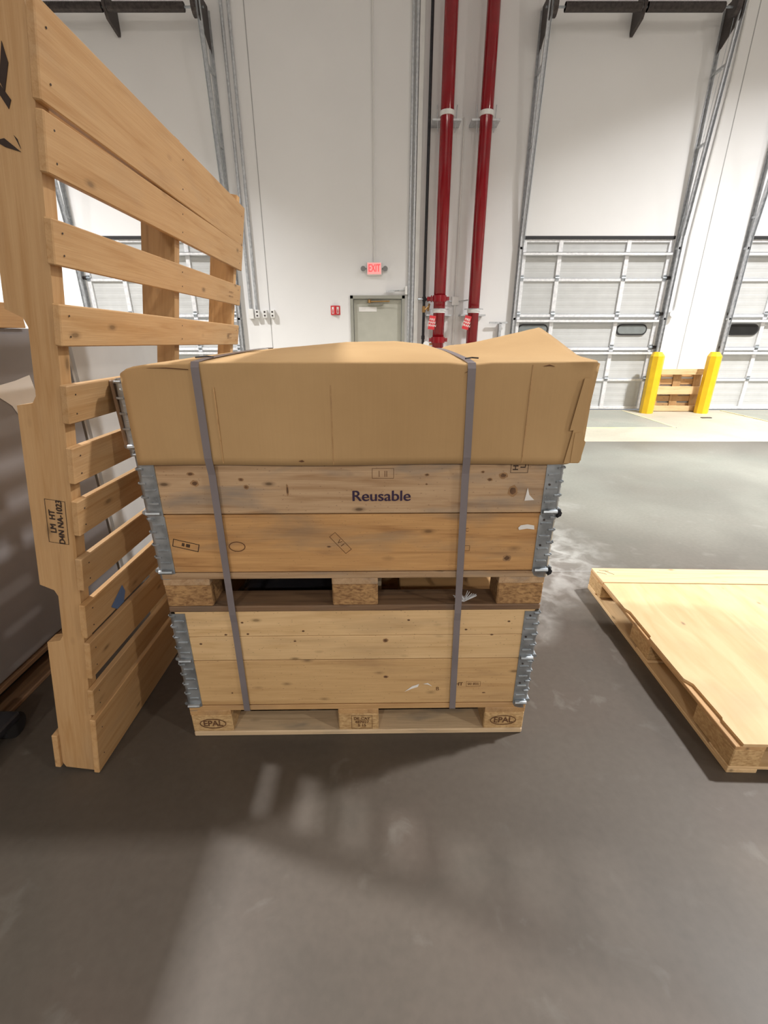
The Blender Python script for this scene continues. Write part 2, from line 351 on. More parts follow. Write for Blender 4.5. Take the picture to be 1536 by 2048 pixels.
# ------------------------------------------------------------------ dock doors
ZS = [0.02, 0.588, 1.14, 1.70, 2.275, 2.87]
SPZ = 5.63
def dock_door(n, x0, lab, dark_window):
    root = bpy.data.objects.new('door_%d' % n, None); col.objects.link(root); root.location = (x0, WY, 0)
    root['kind'] = 'structure'
    y0 = .02
    for i in range(5):
        za, zb = ZS[i], ZS[i + 1]
        bm = bmesh.new(); bx(bm, 0, DW, y0 + .03, y0 + .07, za + .004, zb - .004)
        nr = 5
        for k in range(nr):
            zz = za + (zb - za) * (k + .5) / nr
            prism(bm, [(y0 + .031, zz - .035), (y0 + .0285, zz - .024), (y0 + .0285, zz + .024), (y0 + .031, zz + .035)], .01, DW - .01, 'x')
        obj('panel', bm, 'door_panel_grey', root)
        # horizontal rails top and bottom of each section
        box('rail', 0, DW, y0, y0 + .03, zb - .05, zb - .004, 'door_frame_steel', root, .003)
        if i == 0: box('rail', 0, DW, y0, y0 + .03, za, za + .05, 'door_frame_steel', root, .003)
        for xs in (.0, .62, 1.78, DW - .07):
            box('stile', xs, xs + .07, y0 - .006, y0 + .03, za + .006, zb - .006, 'door_frame_steel', root, .003)
    for zz in (2.64, 1.585, 1.04):
        bm = bmesh.new(); bx(bm, .01, DW - .01, y0 - .06, y0 - .006, zz + .02, zz + .026); bx(bm, .01, DW - .01, y0 - .06, y0 - .054, zz - .018, zz + .026)
        obj('strut', bm, 'door_frame_steel', root)
    for zz in ZS[1:5]:
        for xs in (.035, .655, 1.815, DW - .035):
            bm = bmesh.new(); bx(bm, xs - .03, xs + .03, y0 - .014, y0 - .004, zz - .045, zz + .045); tube(bm, (xs - .035, y0 - .016, zz), (xs + .035, y0 - .016, zz), .012, 8)
            obj('hinge', bm, 'galvanized', root)
        for xs in (-.03, DW + .03):
            bm = bmesh.new(); tube(bm, (xs - .03, y0 - .02, zz), (xs + .03, y0 - .02, zz), .03, 10); obj('roller', bm, 'dark_steel', root)
    def stadium(cx, cz, w_, h_, k=8):
        r_ = h_ / 2; p = []
        for i in range(k + 1): a = -PI / 2 + PI * i / k; p.append((cx + w_ / 2 - r_ + math.cos(a) * r_, cz + math.sin(a) * r_))
        for i in range(k + 1): a = PI / 2 + PI * i / k; p.append((cx - w_ / 2 + r_ + math.cos(a) * r_, cz + math.sin(a) * r_))
        return p
    for cx in (.33, 2.13):
        bm = bmesh.new(); prism(bm, stadium(cx, 1.44, .56, .19), y0 + .005, y0 + .05); wf = obj('window_frame', bm, 'black_rubber', root)
        bm = bmesh.new(); prism(bm, stadium(cx, 1.44, .51, .14), y0, y0 + .04); obj('pane', bm, 'glass_black' if dark_window else 'glass_dark', wf)
    box('seal', 0, DW, -.005, .05, DH - .025, DH + .02, 'black_rubber', root)
    root['label'] = lab
    # the two lift tracks and the spring shaft above
    tr = thing('door_track', 'lift track and spring shaft around ' + lab, 'door track', (x0, WY, 0))
    for s, xx in ((-1, -.05), (1, DW + .05)):
        bm = bmesh.new(); bx(bm, xx - .035, xx + .035, -.012, -.001, 0, 5.75); bx(bm, xx - .004, xx + .004, -.07, -.001, 0, 5.75)
        obj('wall_angle', bm, 'track_steel', tr)
        bm = bmesh.new(); ang = math.atan2(.33, 3.1); M = Matrix.Translation((xx, -.09, 2.9)) @ Matrix.Rotation(ang, 4, 'X')
        for q in ((-.03, .03, -.004, 0, 0, 3.1), (-.03, -.026, -.04, 0, 0, 3.1), (.026, .03, -.04, 0, 0, 3.1)): bx(bm, *q, M)
        bx(bm, xx - .03, xx + .03, -.09, -.086, 0, 2.9); bx(bm, xx - .03, xx - .026, -.12, -.086, 0, 2.9); bx(bm, xx + .026, xx + .03, -.12, -.086, 0, 2.9)
        obj('rail', bm, 'track_steel', tr)
        for zz in (.6, 1.6, 2.7, 3.15, 4.1, 5.0):
            yo = -.09 - max(0, (zz - 2.9)) * .106
            bm = bmesh.new(); bx(bm, xx - .02, xx + .02, yo, -.01, zz, zz + .035); obj('bracket', bm, 'track_steel', tr)
        bm = bmesh.new()
        prism(bm, [(-.42, 5.50), (-.42, 5.80), (-.0, 5.80), (-.0, 5.25)], xx - .006, xx + .006, 'x'); obj('end_plate', bm, 'dark_steel', tr)
        bm = bmesh.new(); tube(bm, (xx - s * .1, -.33, SPZ), (xx - s * .03, -.33, SPZ), .11, 20); obj('drum', bm, 'dark_steel', tr, smooth=False)
        bm = bmesh.new(); tube(bm, (xx - s * .05, -.33 + .0, 5.55), (xx - s * .05, -.075, 2.8), .003, 5); obj('cable', bm, 'galvanized', tr)
    for a, b_ in ((.17, DW / 2 - .04), (DW / 2 + .04, DW - .17)):
        bm = bmesh.new(); nn = 60
        for i in range(nn): tube(bm, (a + (b_ - a) * i / nn, -.33, SPZ), (a + (b_ - a) * (i + .75) / nn, -.33, SPZ), .056, 12)
        tube(bm, (a, -.33, SPZ), (b_, -.33, SPZ), .051, 12)
        obj('spring', bm, 'dark_steel', tr)
    bm = bmesh.new(); tube(bm, (-.1, -.33, SPZ), (DW + .1, -.33, SPZ), .014, 10); obj('shaft', bm, 'galvanized', tr)
    bm = bmesh.new(); prism(bm, [(-.38, 5.66), (-.30, 5.80), (-.0, 5.80), (0, 5.50), (-.02, 5.45), (-.30, 5.52)], DW / 2 - .02, DW / 2 + .02, 'x'); obj('centre_bracket', bm, 'dark_steel', tr)
dock_door(1, DOORS[0], 'the dock door seen behind the leaning pallet', False)
dock_door(2, DOORS[1], 'the dock door right of the red pipes', False)
dock_door(3, DOORS[2], 'the dock door cut off by the right edge', True)
# dock leveler plates
for i, (a, b_) in enumerate(((-4.9, -2.9), (2.62, 4.56), (6.45, 8.5))):
    lab = ('steel dock leveler plate set in the floor before the left door behind the pallets', 'steel dock leveler plate set in the floor before the middle dock door', 'steel dock leveler plate in the floor before the far right dock door')[i]
    t = thing('dock_leveler', lab, 'dock plate', ((a + b_) / 2, 7.9, 0), group=None)
    hw = (b_ - a) / 2
    box('plate', -hw, hw, -.85, .82, 0.0, .006, 'plate_steel', t)
    for s in (-1, 1): box('curb_angle', s * hw - .012, s * hw + .012, -.86, .84, 0, .010, 'cream_line', t)
    box('gap_line', hw + .014, hw + .03, -.86, .84, 0, .0015, 'black_rubber', t)
    box('front_angle', -hw, hw, -.875, -.85, 0, .009, 'cream_line', t)

# ------------------------------------------------------------------ man door
root = bpy.data.objects.new('door_4', None); col.objects.link(root); root.location = (0, WY, 0); root['kind'] = 'structure'
root['label'] = 'grey steel exit door in a grey frame under the exit sign'
bm = bmesh.new()
bx(bm, MX0, MX0 + .055, -.03, .15, 0, MZ); bx(bm, MX1 - .055, MX1, -.03, .15, 0, MZ); bx(bm, MX0, MX1, -.03, .15, MZ - .055, MZ)
obj('door_frame', bm, 'man_frame_paint', root, bevel=.004)
box('door_leaf', MX0 + .06, MX1 - .06, .04, .085, .01, MZ - .06, 'man_door_paint', root, .003)
dc = box('door_closer', -.29, -.02, -.01, .04, 1.84, 1.885, 'man_frame_paint', root, .006)
bm = bmesh.new(); tube(bm, (-.26, -.03, 1.90), (.1, -.05, 1.905), .011, 8); tube(bm, (-.26, -.03, 1.88), (-.26, -.03, 1.93), .03, 10); obj('closer_arm', bm, 'brass', root)
box('door_label', -.45, -.13, .034, .039, 1.74, 1.815, 'paper_white', root)
bm = bmesh.new(); tube(bm, (-.42, .03, 1.0), (-.42, -.03, 1.0), .02, 10); tube(bm, (-.42, -.03, 1.0), (-.30, -.03, 1.0), .012, 8); obj('door_handle', bm, 'galvanized', root)

# ------------------------------------------------------------------ exit sign
t = thing('exit_sign', 'lit red EXIT sign with two round lamp heads above the grey door', 'exit sign', (-.168, WY, 2.415))
box('housing', -.13, .13, -.06, 0, -.10, .10, 'white_plastic', t, .008)
f = box('sign_face', -.115, .115, -.068, -.061, -.085, .085, 'exit_face', t)
lettering('lettering', 'EXIT', .165, 'exit_red', t, (0, -.070, .0), bold=.004, sx=.60)
for s in (-1, 1):
    bm = bmesh.new(); tube(bm, (s * .19, -.09, -.005), (s * .19, -.03, -.005), .042, 16, .03); tube(bm, (s * .13, -.04, 0), (s * .19, -.04, 0), .012, 8)
    obj('lamp_head', bm, 'lamp_grey', t, smooth=False)
def pipe(name, label, pts, r, mat, cat='pipe', group=None, n=14):
    bm = bmesh.new()
    for a, b_ in zip(pts, pts[1:]): tube(bm, a, b_, r, n)
    o = obj(name, bm, mat); return tag(o, label, cat, group)
pipe('conduit', 'thin white conduit rising from the exit sign', [(-.165, WY - .02, 2.515), (-.165, WY - .02, 9.6)], .011, 'white_plastic', 'conduit')
# fire extinguisher sign: a small V-folded panel on the wall
t = thing('extinguisher_sign', 'small folded red fire extinguisher sign left of the grey exit door', 'sign', (-.866, WY, 1.76))
bm = bmesh.new(); prism(bm, [(-.085, 0), (0, -.06), (.085, 0), (.08, 0), (0, -.054), (-.08, 0)], -.075, .075, 'z'); obj('panel', bm, 'red_sign', t)
for s in (-1, 1):
    a = math.atan2(.06, .085) * s
    bm = bmesh.new(); bx(bm, -.022, .022, -.0015, .0015, -.055, .055); obj('symbol_panel', bm, 'paper_white', t, (s * .043, -.033, 0), (0, 0, a))
    bm = bmesh.new(); bx(bm, -.006, .006, -.002, .0, -.045, .02); bx(bm, -.010, .010, -.002, 0, -.045, -.0); obj('symbol', bm, 'red_sign', t, (s * .043, -.036, 0), (0, 0, a))
# bracket arm above door
t = thing('door_switch_arm', 'small white switch box with grey arm above the exit door', 'switch', (.385, WY, 2.08))
box('switch_box', -.02, .025, -.08, 0, -.07, .06, 'white_plastic', t, .004)
bm = bmesh.new(); tube(bm, (-.02, -.05, 0), (-.28, -.05, -.012), .012, 8); bx(bm, -.35, -.2, -.07, -.03, -.035, -.005); obj('arm', bm, 'track_steel', t)
# conduits beside column
pipe('conduit', 'left one of the two grey steel conduits beside the black pipe', [(.435, WY - .03, 0.1), (.435, WY - .03, 9.6)], .02, 'track_steel', 'conduit')
pipe('conduit', 'right one of the two grey steel conduits beside the black pipe', [(.50, WY - .035, 0.1), (.50, WY - .035, 9.6)], .026, 'track_steel', 'conduit')
box_ = box('wall_channel', .53, .60, WY - .05, WY, 0, 9.6, 'white_plastic'); tag(box_, 'white vertical channel on the wall beside the grey conduits', 'channel')
# black pipe with valve
t = thing('black_pipe', 'thin black riser pipe with brass valve left of the red pipes', 'pipe', (.70, WY - .12, 0))
bm = bmesh.new(); tube(bm, (0, 0, .0), (0, 0, 9.6), .024, 12); obj('riser', bm, 'black_iron', t, smooth=False)
bm = bmesh.new(); tube(bm, (0, 0, 1.93), (.17, -.05, 1.93), .022, 10); tube(bm, (.06, -.02, 1.93), (.10, -.03, 1.93), .045, 10, .02); tube(bm, (0, 0, 1.9), (0, 0, 1.97), .033, 10); obj('tee', bm, 'black_iron', t)
bm = bmesh.new(); tube(bm, (-.11, -.03, 1.93), (-.02, -.01, 1.93), .015, 8); obj('cap', bm, 'galvanized', t)
bm = bmesh.new(); tube(bm, (0, -.02, 1.72), (0, -.02, 1.82), .032, 10); tube(bm, (.02, -.05, 1.76), (.08, -.05, 1.82), .012, 8); tube(bm, (.07, -.05, 1.74), (.09, -.05, 1.86), .018, 8); obj('valve', bm, 'brass', t)
bm = bmesh.new(); tube(bm, (0, 0, 1.28), (0, 0, 1.34), .032, 10); obj('coupling', bm, 'black_iron', t)
# red pipes
def red_pipe(x, r, lab, fit):
    t = thing('fire_riser_pipe', lab, 'pipe', (x, WY - .28, 0), group=None)
    bm = bmesh.new(); tube(bm, (0, 0, 0), (0, 0, 9.6), r, 32); p = obj('riser', bm, 'red_paint', t, smooth=True)
    for zz in (4.45, 1.735):
        bm = bmesh.new(); tube(bm, (0, 0, zz - .03), (0, 0, zz + .03), r + .012, 28); obj('clamp', bm, 'white_plastic', t)
        bm = bmesh.new(); bx(bm, -r - .12, r + .12, .0, .27 if zz > 4 else .27, zz - .075, zz - .05)
        if zz > 4:
            for s in (-1, 1): tube(bm, (s * (r + .03), .02, zz - .22), (s * (r + .05), .02, zz + .12), .007, 6)
        obj('strut_bracket', bm, 'track_steel', t)
        if zz < 4:
            bm = bmesh.new()
            for i in range(16):
                a0, a1 = PI * i / 16 + PI, PI * (i + 1) / 16 + PI
                tube(bm, (math.cos(a0) * (r + .06), math.sin(a0) * (r + .04), zz + .03), (math.cos(a1) * (r + .06), math.sin(a1) * (r + .04), zz + .03), .008, 6)
            obj('ring_bolt', bm, 'track_steel', t)
    g = bmesh.new(); bx(g, -.055, .055, -.002, .002, -.11, .11); pl = obj('tag_plate', g, 'red_sign', t, (-r - .03, -r - .03, 1.55), (0, R(6 if fit else 14), 0))
    lettering('lettering', 'FIRE\nMAIN\nDRAIN', .05, 'paper_white', pl, (0, -.003, 0), bold=.001)
    if fit:
        for zz in (1.93, 1.27):
            bm = bmesh.new(); tube(bm, (0, 0, zz - .05), (0, 0, zz + .05), r + .018, 28)
            for s in (-1, 1): bx(bm, s * (r + .03) - .03, s * (r + .03) + .03, -.03, .03, zz - .03, zz + .03)
            obj('coupling', bm, 'red_paint', t)
        bm = bmesh.new(); tube(bm, (-r, 0, 1.93), (-r - .10, .05, 1.93), .035, 12); tube(bm, (-r - .03, 0.02, 1.93), (-r - .05, .02, 1.93), .055, 12); obj('branch_tee', bm, 'red_paint', t)
        bm = bmesh.new(); tube(bm, (-.21, -.05, 1.2), (-.21, -.02, 1.2), .05, 18); obj('gauge', bm, 'white_plastic', t)
        bm = bmesh.new(); tube(bm, (-.2, -.02, 1.2), (-r, 0, 1.2), .015, 8); obj('gauge_stem', bm, 'brass', t)
    else:
        bm = bmesh.new(); tube(bm, (0, 0, 1.13), (0, 0, 1.2), r + .016, 28); obj('coupling', bm, 'red_paint', t)
red_pipe(.953, .100, 'thick red vertical fire riser pipe beside the black pipe, left of the pair', True)
red_pipe(1.548, .096, 'thick red vertical fire riser pipe nearer the dock door, right of the pair', False)
t = thing('junction_box', 'white conduit with junction box between the two red pipes', 'junction box', (1.255, WY - .005, 1.9))
box('box_body', -.06, .06, -.07, 0, -.06, .08, 'white_plastic', t, .006)
bm = bmesh.new(); tube(bm, (0, -.03, .08), (0, -.03, 2.6), .014, 8); tube(bm, (0, -.03, -.06), (0, -.03, -1.7), .02, 8); obj('conduit', bm, 'white_plastic', t)
bm = bmesh.new(); tube(bm, (-.06, -.04, 0), (-.2, -.10, .02), .01, 8); tube(bm, (.06, -.04, 0), (.22, -.10, .02), .01, 8); obj('cable', bm, 'track_steel', t)
t = thing('pipe_support', 'small grey steel T bracket on the wall left of the middle dock door', 'bracket', (2.08, WY, 1.52))
bm = bmesh.new(); bx(bm, -.2, .12, -.10, -.07, .02, .05); bx(bm, -.02, .02, -.10, 0, -.25, .03); obj('tee_bar', bm, 'track_steel', t)
# left conduits and boxes
for i, x in enumerate((-2.37, -2.26)):
    pipe('conduit', ('grey conduit down to the largest wall box, left of the exit door', 'grey conduit down to the second wall box, left of the exit door')[i], [(x, WY - .03, 1.76), (x, WY - .03, 9.6)], .022, 'track_steel', 'conduit')
for i, x in enumerate((-2.36, -2.25, -2.115, -1.98)):
    t = thing('outlet_box', ('white wall box, leftmost in the row of four at the foot of the conduits', 'second from the left of four wall boxes in a row',
                             'third from the left of four wall boxes in a row', 'rightmost of four wall boxes in a row, nearest the extinguisher sign')[i], 'wall box', (x, WY, 1.70), group='wall boxes')
    s = 1.25 if i == 0 else 1
    box('box_body', -.036 * s, .036 * s, -.09, 0, -.065 * s, .065 * s, 'white_plastic', t, .004)
    if i: 
        for zz in (-.03, .03): box('socket', -.015, .015, -.093, -.0885, zz - .014, zz + .014, 'dark_steel', t)
pipe('conduit', 'thin white conduit right of the middle dock door ending in a round box', [(5.17, WY - .03, 1.73), (5.17, WY - .03, 2.9), (5.28, WY - .03, 5.0), (5.28, WY - .03, 9.6)], .016, 'white_plastic', 'conduit')
bm = bmesh.new(); tube(bm, (5.12, WY - .1, 1.70), (5.12, WY, 1.70), .055, 16); tag(obj('button_box', bm, 'white_plastic'), 'round white push button box right of the middle dock door', 'button box')
# bollards
def bollard(x, lab):
    t = thing('bollard', lab, 'bollard', (x, 8.48, 0))
    n = 8; r = .115
    bm = bmesh.new(); pts = [(math.cos(2 * PI * (i + .5) / n) * r, math.sin(2 * PI * (i + .5) / n) * r) for i in range(n)]
    prism(bm, pts, 0, 1.0, 'z'); obj('sleeve', bm, 'yellow_plastic', t)
    bm = bmesh.new(); A = [bm.verts.new((p[0], p[1], 1.0)) for p in pts]; B = [bm.verts.new((p[0] * .6, p[1] * .6 + .02, 1.07)) for p in pts]
    for i in range(n): bm.faces.new((A[i], A[(i + 1) % n], B[(i + 1) % n], B[i]))
    bm.faces.new(B); bm.faces.new(A[::-1]); obj('top_cap', bm, 'yellow_plastic', t)
bollard(4.88, 'yellow octagonal bollard left of the small pallet')
bollard(5.90, 'yellow octagonal bollard right of the small pallet')

# ================================================================== PALLETS
def euro_pallet(name, lab, loc, rot, L, W, mats, S=1.0, cat='pallet', marks=None, group=None):
    """block pallet, long side along x, front at y=0: three skids, nine blocks, three stringer boards, five deck boards"""
    t = thing(name, lab, cat, loc, rot, group)
    deck, skid, blk = mats
    h = [0, .022 * S, .100 * S, .122 * S, .144 * S]
    for y0, ww in ((0, .1), (W / 2 - .0725, .145), (W - .1, .1)):
        board('skid_board', (0, y0 + ww / 2, h[1] / 2), (L, ww, h[1] - .0005), skid, t, 'x', .004)
        for x0 in (-L / 2, -.0725, L / 2 - .145):
            bw = .145
            bm = bmesh.new(); bx(bm, 0, bw, y0 + .001, y0 + ww - .001, h[1], h[2] - .0005)
            if abs(x0) > .1:   # cut outer corner
                pass
            obj('block', bm, blk, t, (x0, 0, 0), bevel=.004)
    for x0 in (-L / 2, -.0725, L / 2 - .145):
        board('stringer_board', (x0 + .0725, W / 2, (h[2] + h[3]) / 2), (.145, W, .022 * S - .0005), deck, t, 'y')
    g = (W - (.145 * 3 + .2)) / 4; y = 0
    for ww in (.145, .1, .145, .1, .145):
        board('deck_board', (0, y + ww / 2, (h[3] + h[4]) / 2), (L, ww, .022 * S - .0005), deck, t, 'x'); y += ww + g
    return t
CX, CY, CR = -.092, 1.237, R(0.8)
def crate_loc(z, dx=0, dy=0): return (CX + dx, CY + dy, z)
low = euro_pallet('pallet', 'light wooden block pallet standing on the floor, lowest in the stack', crate_loc(0), (0, 0, CR), 1.2, .8, ('pine_tan', 'pine_dusty', 'block_light'))
def epal_mark(par, x, z, w=.095, h=.045, ink='ink_brown', lab='burnt oval stamp'):
    lettering('stamp', 'EPAL', .036, ink, par, (x, -.0018, z), oval=(w, h, .003), bold=.0008, sx=.9, label=lab)
epal_mark(low, -.525, .062); epal_mark(low, .525, .064)
lettering('stamp', 'DE CAY\n487027\n5 15', .017, 'ink_brown', low, (.012, -.0018, .062), frame=(.075, .062, .0012), bold=.0004)
# ---- collars
hinge_meshes = {}
def hinge_mesh():
    if 'h' in hinge_meshes: return hinge_meshes['h']
    T = .0025; Wd = .052; r = .012; z0, z1 = -.022, .19
    bm = bmesh.new(); prof = [(-Wd, 0)]
    prof += [(-0 - r + math.sin(a) * r, r - math.cos(a) * r) for a in [PI / 2 * i / 4 for i in range(5)]]
    prof += [(0, Wd)]
    prof = [(x, y) for x, y in prof]
    # outline: outer run then inner run
    outer = [(x, y) for x, y in prof]; inner = [(x - (T if x > -r else 0) if y > r else x, y + T if x <= -r or y <= r else y) for x, y in prof]
    inner = [(-Wd, T)] + [(-r + math.sin(a) * (r - T), r - math.cos(a) * (r - T)) for a in [PI / 2 * i / 4 for i in range(5)]] + [(-T, Wd)]
    nz = 6; zs = [z0, z0 + .006, z0 + .02, z1 - .01, z1]
    ring = []
    for z in zs:
        k = .55 if z == z0 else (.85 if z == zs[1] else 1)
        cx, cy = -.012, .012
        f = lambda p: ((p[0] if p[0] > -r - .001 else -Wd * k - 0), p[1] if p[1] < r + .001 else Wd * k)
        pts = [f(p) for p in outer] + [f(p) for p in inner][::-1]
        ring.append([bm.verts.new((x, y, z)) for x, y in pts])
    n = len(ring[0])
    for A, B in zip(ring, ring[1:]):
        for i in range(n): bm.faces.new((A[i], A[(i + 1) % n], B[(i + 1) % n], B[i]))
    h = n // 2
    for A in (ring[0], ring[-1]):
        for i in range(h - 1): bm.faces.new((A[i], A[i + 1], A[n - 2 - i], A[n - 1 - i]))
    # rolled lug at the foot of the plate
    tube(bm, (-.047, -.004, .006), (-.006, -.004, .006), .007, 8); tube(bm, (.004, .006, .006), (.004, .047, .006), .007, 8)
    bmesh.ops.recalc_face_normals(bm, faces=bm.faces[:])
    me = bpy.data.meshes.new('hinge'); bm.to_mesh(me); bm.free(); me.materials.append(MATS['galvanized']); hinge_meshes['h'] = me
    bm = bmesh.new(); bx(bm, -.016, .016, -.0028, .001, -.003, .003); bmesh.ops.bevel(bm, geom=bm.edges[:], offset=.0008, segments=1, affect='EDGES')
    me2 = bpy.data.meshes.new('rib'); bm.to_mesh(me2); bm.free(); me2.materials.append(MATS['galvanized']); hinge_meshes['r'] = me2
    bm = bmesh.new(); tube(bm, (0, -.002, 0), (0, .001, 0), .0035, 8); me3 = bpy.data.meshes.new('nail'); bm.to_mesh(me3); bm.free(); me3.materials.append(MATS['dark_steel']); hinge_meshes['n'] = me3
    return me
def add(me, name, par, loc, rot=(0, 0, 0), sc=(1, 1, 1)):
    o = bpy.data.objects.new(name, me); col.objects.link(o); o.parent = par; o.location = loc; o.rotation_euler = rot; o.scale = sc; return o
def collar(lab, z, mat, nb=1, dx=0, dy=0, dr=0, side_mat=None, sc=1.0):
    t = thing('pallet_collar', lab, 'pallet collar', crate_loc(z, dx, dy), (0, 0, CR + dr), 'wooden pallet collars of the stack')
    T = .02; H = .195; sm = side_mat or mat; t.scale = (sc, 1, 1)
    g = [(0, H)] if nb == 1 else [(0, H * .5), (H * .5, H)]
    for a, b_ in g:
        zc, hh = (a + b_) / 2, b_ - a - (.0035 if nb == 1 else .0018)
        board('front_board', (0, T / 2 + .003, zc), (1.17, T, hh), mat, t, 'x')
        board('back_board', (0, .8 - T / 2 - .003, zc), (1.17, T, hh), sm, t, 'x')
        for s in (-1, 1): board('side_board', (s * (.6 - T / 2 - .003), .4, zc), (T, .755, hh), sm, t, 'y')
    hinge_mesh(); rng = random.Random(int(z * 1000))
    for i, (hx, hy, rz) in enumerate(((.604, 0, 0), (.604, .8, PI / 2), (-.604, .8, PI), (-.604, 0, -PI / 2))):
        h = add(hinge_meshes['h'], 'hinge', t, (hx, hy, 0), (0, 0, rz))
        for k in range(4):
            zz = .036 + k * .042
            add(hinge_meshes['r'], 'rib', h, (-.030, -.0005, zz)); add(hinge_meshes['r'], 'rib', h, (.0005, .030, zz), (0, 0, PI / 2))
            add(hinge_meshes['r'], 'rib', h, (-.012, -.0005, zz + .02), sc=(.55, 1, 1)); add(hinge_meshes['r'], 'rib', h, (.0005, .012, zz + .02), (0, 0, PI / 2), (.55, 1, 1))
            if k % 2: add(hinge_meshes['n'], 'nail', h, (-.036 + rng.uniform(-.003, .003), 0, zz + .012))
    return t
c1 = collar('tan pallet collar standing on the lowest pallet', .144, 'pine_collar_tan')
c2 = collar('pale pine pallet collar of two boards right under the upper pallet', .339, 'pine_collar_pale', 2)
up = euro_pallet('pallet', 'dark aged wooden block pallet in the middle of the stack between the collars', crate_loc(.534, .0), (0, 0, CR), 1.2, .8, ('pine_weathered', 'pine_old', 'block_old'))
c3 = collar('orange pine pallet collar standing on the middle pallet', .678, 'pine_orange', sc=1.008)
c4 = collar('weathered grey brown pallet collar printed Reusable, just under the cardboard', .873, 'pine_weathered', sc=1.012)
c5 = collar('topmost pallet collar hidden behind the cardboard, only its left corner showing', 1.068, 'pine_weathered', 1, -.028, .009, R(-.8), 'pine_old')
board('splinter', (-.6115, .030, .094), (.010, .05, .185), 'pine_old', c5, 'z', .003, rot=(0, R(-2), 0))
c5a = c5
for cc_ in (c4, c3):
    bm = bmesh.new(); prism(bm, [(.600, -.012), (.610, -.006), (.612, .004), (.606, .012), (.602, .004)], -.008, .004); obj('hinge_clip', bm, 'black_iron', cc_, label='black hinge clip')
# prints on the boards (their faces lie at y=+.003)
FY = .0018
lettering('lettering', 'Reusable', .046, 'ink_purple', c4, (.083, FY, .055), bold=.0012, sx=1.04)
lettering('stamp', '|  ||', .02, 'ink_brown', c4, (.088, FY, .125), frame=(.062, .03, .0010))
lettering('stamp', 'H T\nL1', .022, 'ink', c4, (.475, FY, .150), rot=(PI / 2, R(-90), 0), frame=(.05, .05, .0012), bold=.0006)
lettering('stamp', 'II III', .016, 'ink', c3, (-.505, FY, .095), rot=(PI / 2, R(15), 0), frame=(.078, .026, .0022), bold=.001)
lettering('stamp', '', .02, 'ink_brown', c3, (-.352, FY, .09), oval=(.05, .034, .0028))
lettering('stamp', 'V I', .02, 'ink_brown', c3, (-.04, FY, .10), rot=(PI / 2, R(50), 0), frame=(.075, .024, .0014))
lettering('stamp', 'IPPC', .016, 'ink_brown', c3, (.33, FY, .14), rot=(PI / 2, R(-6), 0))
lettering('stamp', '', .016, 'ink_brown', c3, (.335, FY, .08), frame=(.035, .018, .0012))
lettering('stamp', 'HT', .02, 'ink_brown', c1, (.355, FY, .085), bold=.001)
lettering('stamp', '00 805', .014, 'ink_brown', c1, (.405, FY, .085), frame=(.05, .022, .0008))
lettering('stamp', 'B', .022, 'ink_brown', c1, (.28, FY, .065))
# little pale chips, label and scuffs
def scrap(name, pts, mat, par, y=.0012, thick=.0008, lab=None):
    bm = bmesh.new(); prism(bm, pts, y, y + thick); return obj(name, bm, mat, par, label=lab)
rl = scrap('paper_label', [(.493, .148), (.500, .156), (.520, .159), (.540, .155), (.542, .142), (.52, .145), (.496, .141)], 'paper_white', c3, .0006, .001, 'small white torn label')
scrap('wood_chip', [(.500, .04), (.505, .08), (.512, .058), (.528, .042)], 'paper_white', c4, .0006, .001, 'pale splinter')
scrap('scuff', [(.165, .055), (.19, .078), (.215, .088), (.21, .075), (.19, .068)], 'paper_white', c1, .0006, .001, 'pale scratch')
scrap('scuff', [(.23, .088), (.245, .092), (.26, .078), (.245, .086)], 'paper_white', c1, .0006, .001, 'pale scratch')
# knots that can be picked out on the front boards
plain('knot_brown', (0.13, 0.065, 0.03), 0.7, 0, 0.3, 60)
plain('knot_ring', (0.33, 0.19, 0.09), 0.7, 0, 0.2, 60)
rk = random.Random(4)
def knot(par, x, z, a, b_, ring=True):
    def ell(k, y, mat):
        pts = [(x + math.cos(t) * a * k * rk.uniform(.85, 1.15), z + math.sin(t) * b_ * k * rk.uniform(.85, 1.15)) for t in [2 * PI * i / 14 for i in range(14)]]
        bm = bmesh.new(); prism(bm, pts, y, .0034); obj('knot', bm, mat, par)
    if ring: ell(1.35, .0026, 'knot_ring')
    ell(.8 if ring else 1, .0022, 'knot_brown')
for q in ((.463, .070, .011, .013), (.431, .117, .010, .007), (.394, .105, .006, .004), (.372, .128, .004, .003), (.213, .120, .005, .003), (.213, .092, .003, .002), (-.447, .097, .009, .007), (-.455, .125, .008, .004), (-.315, .108, .006, .004), (-.303, .085, .006, .005), (-.186, .075, .003, .014)): knot(c4, *q)
for q in ((.470, .045, .010, .009), (-.075, .088, .006, .003)): knot(c3, *q)
for q in ((-.372, .153), (-.431, .106), (-.358, .108), (-.518, .07), (-.205, .078), (.173, .158), (.364, .119), (.504, .15), (.452, .098), (-.175, .118)): knot(c2, q[0], q[1], .0045, .003, False)
knot(c2, .097, .078, .007, .006); knot(c1, .098, .120, .007, .0045); knot(c1, -.44, .055, .003, .003, False); knot(c1, .445, .045, .006, .002, False)
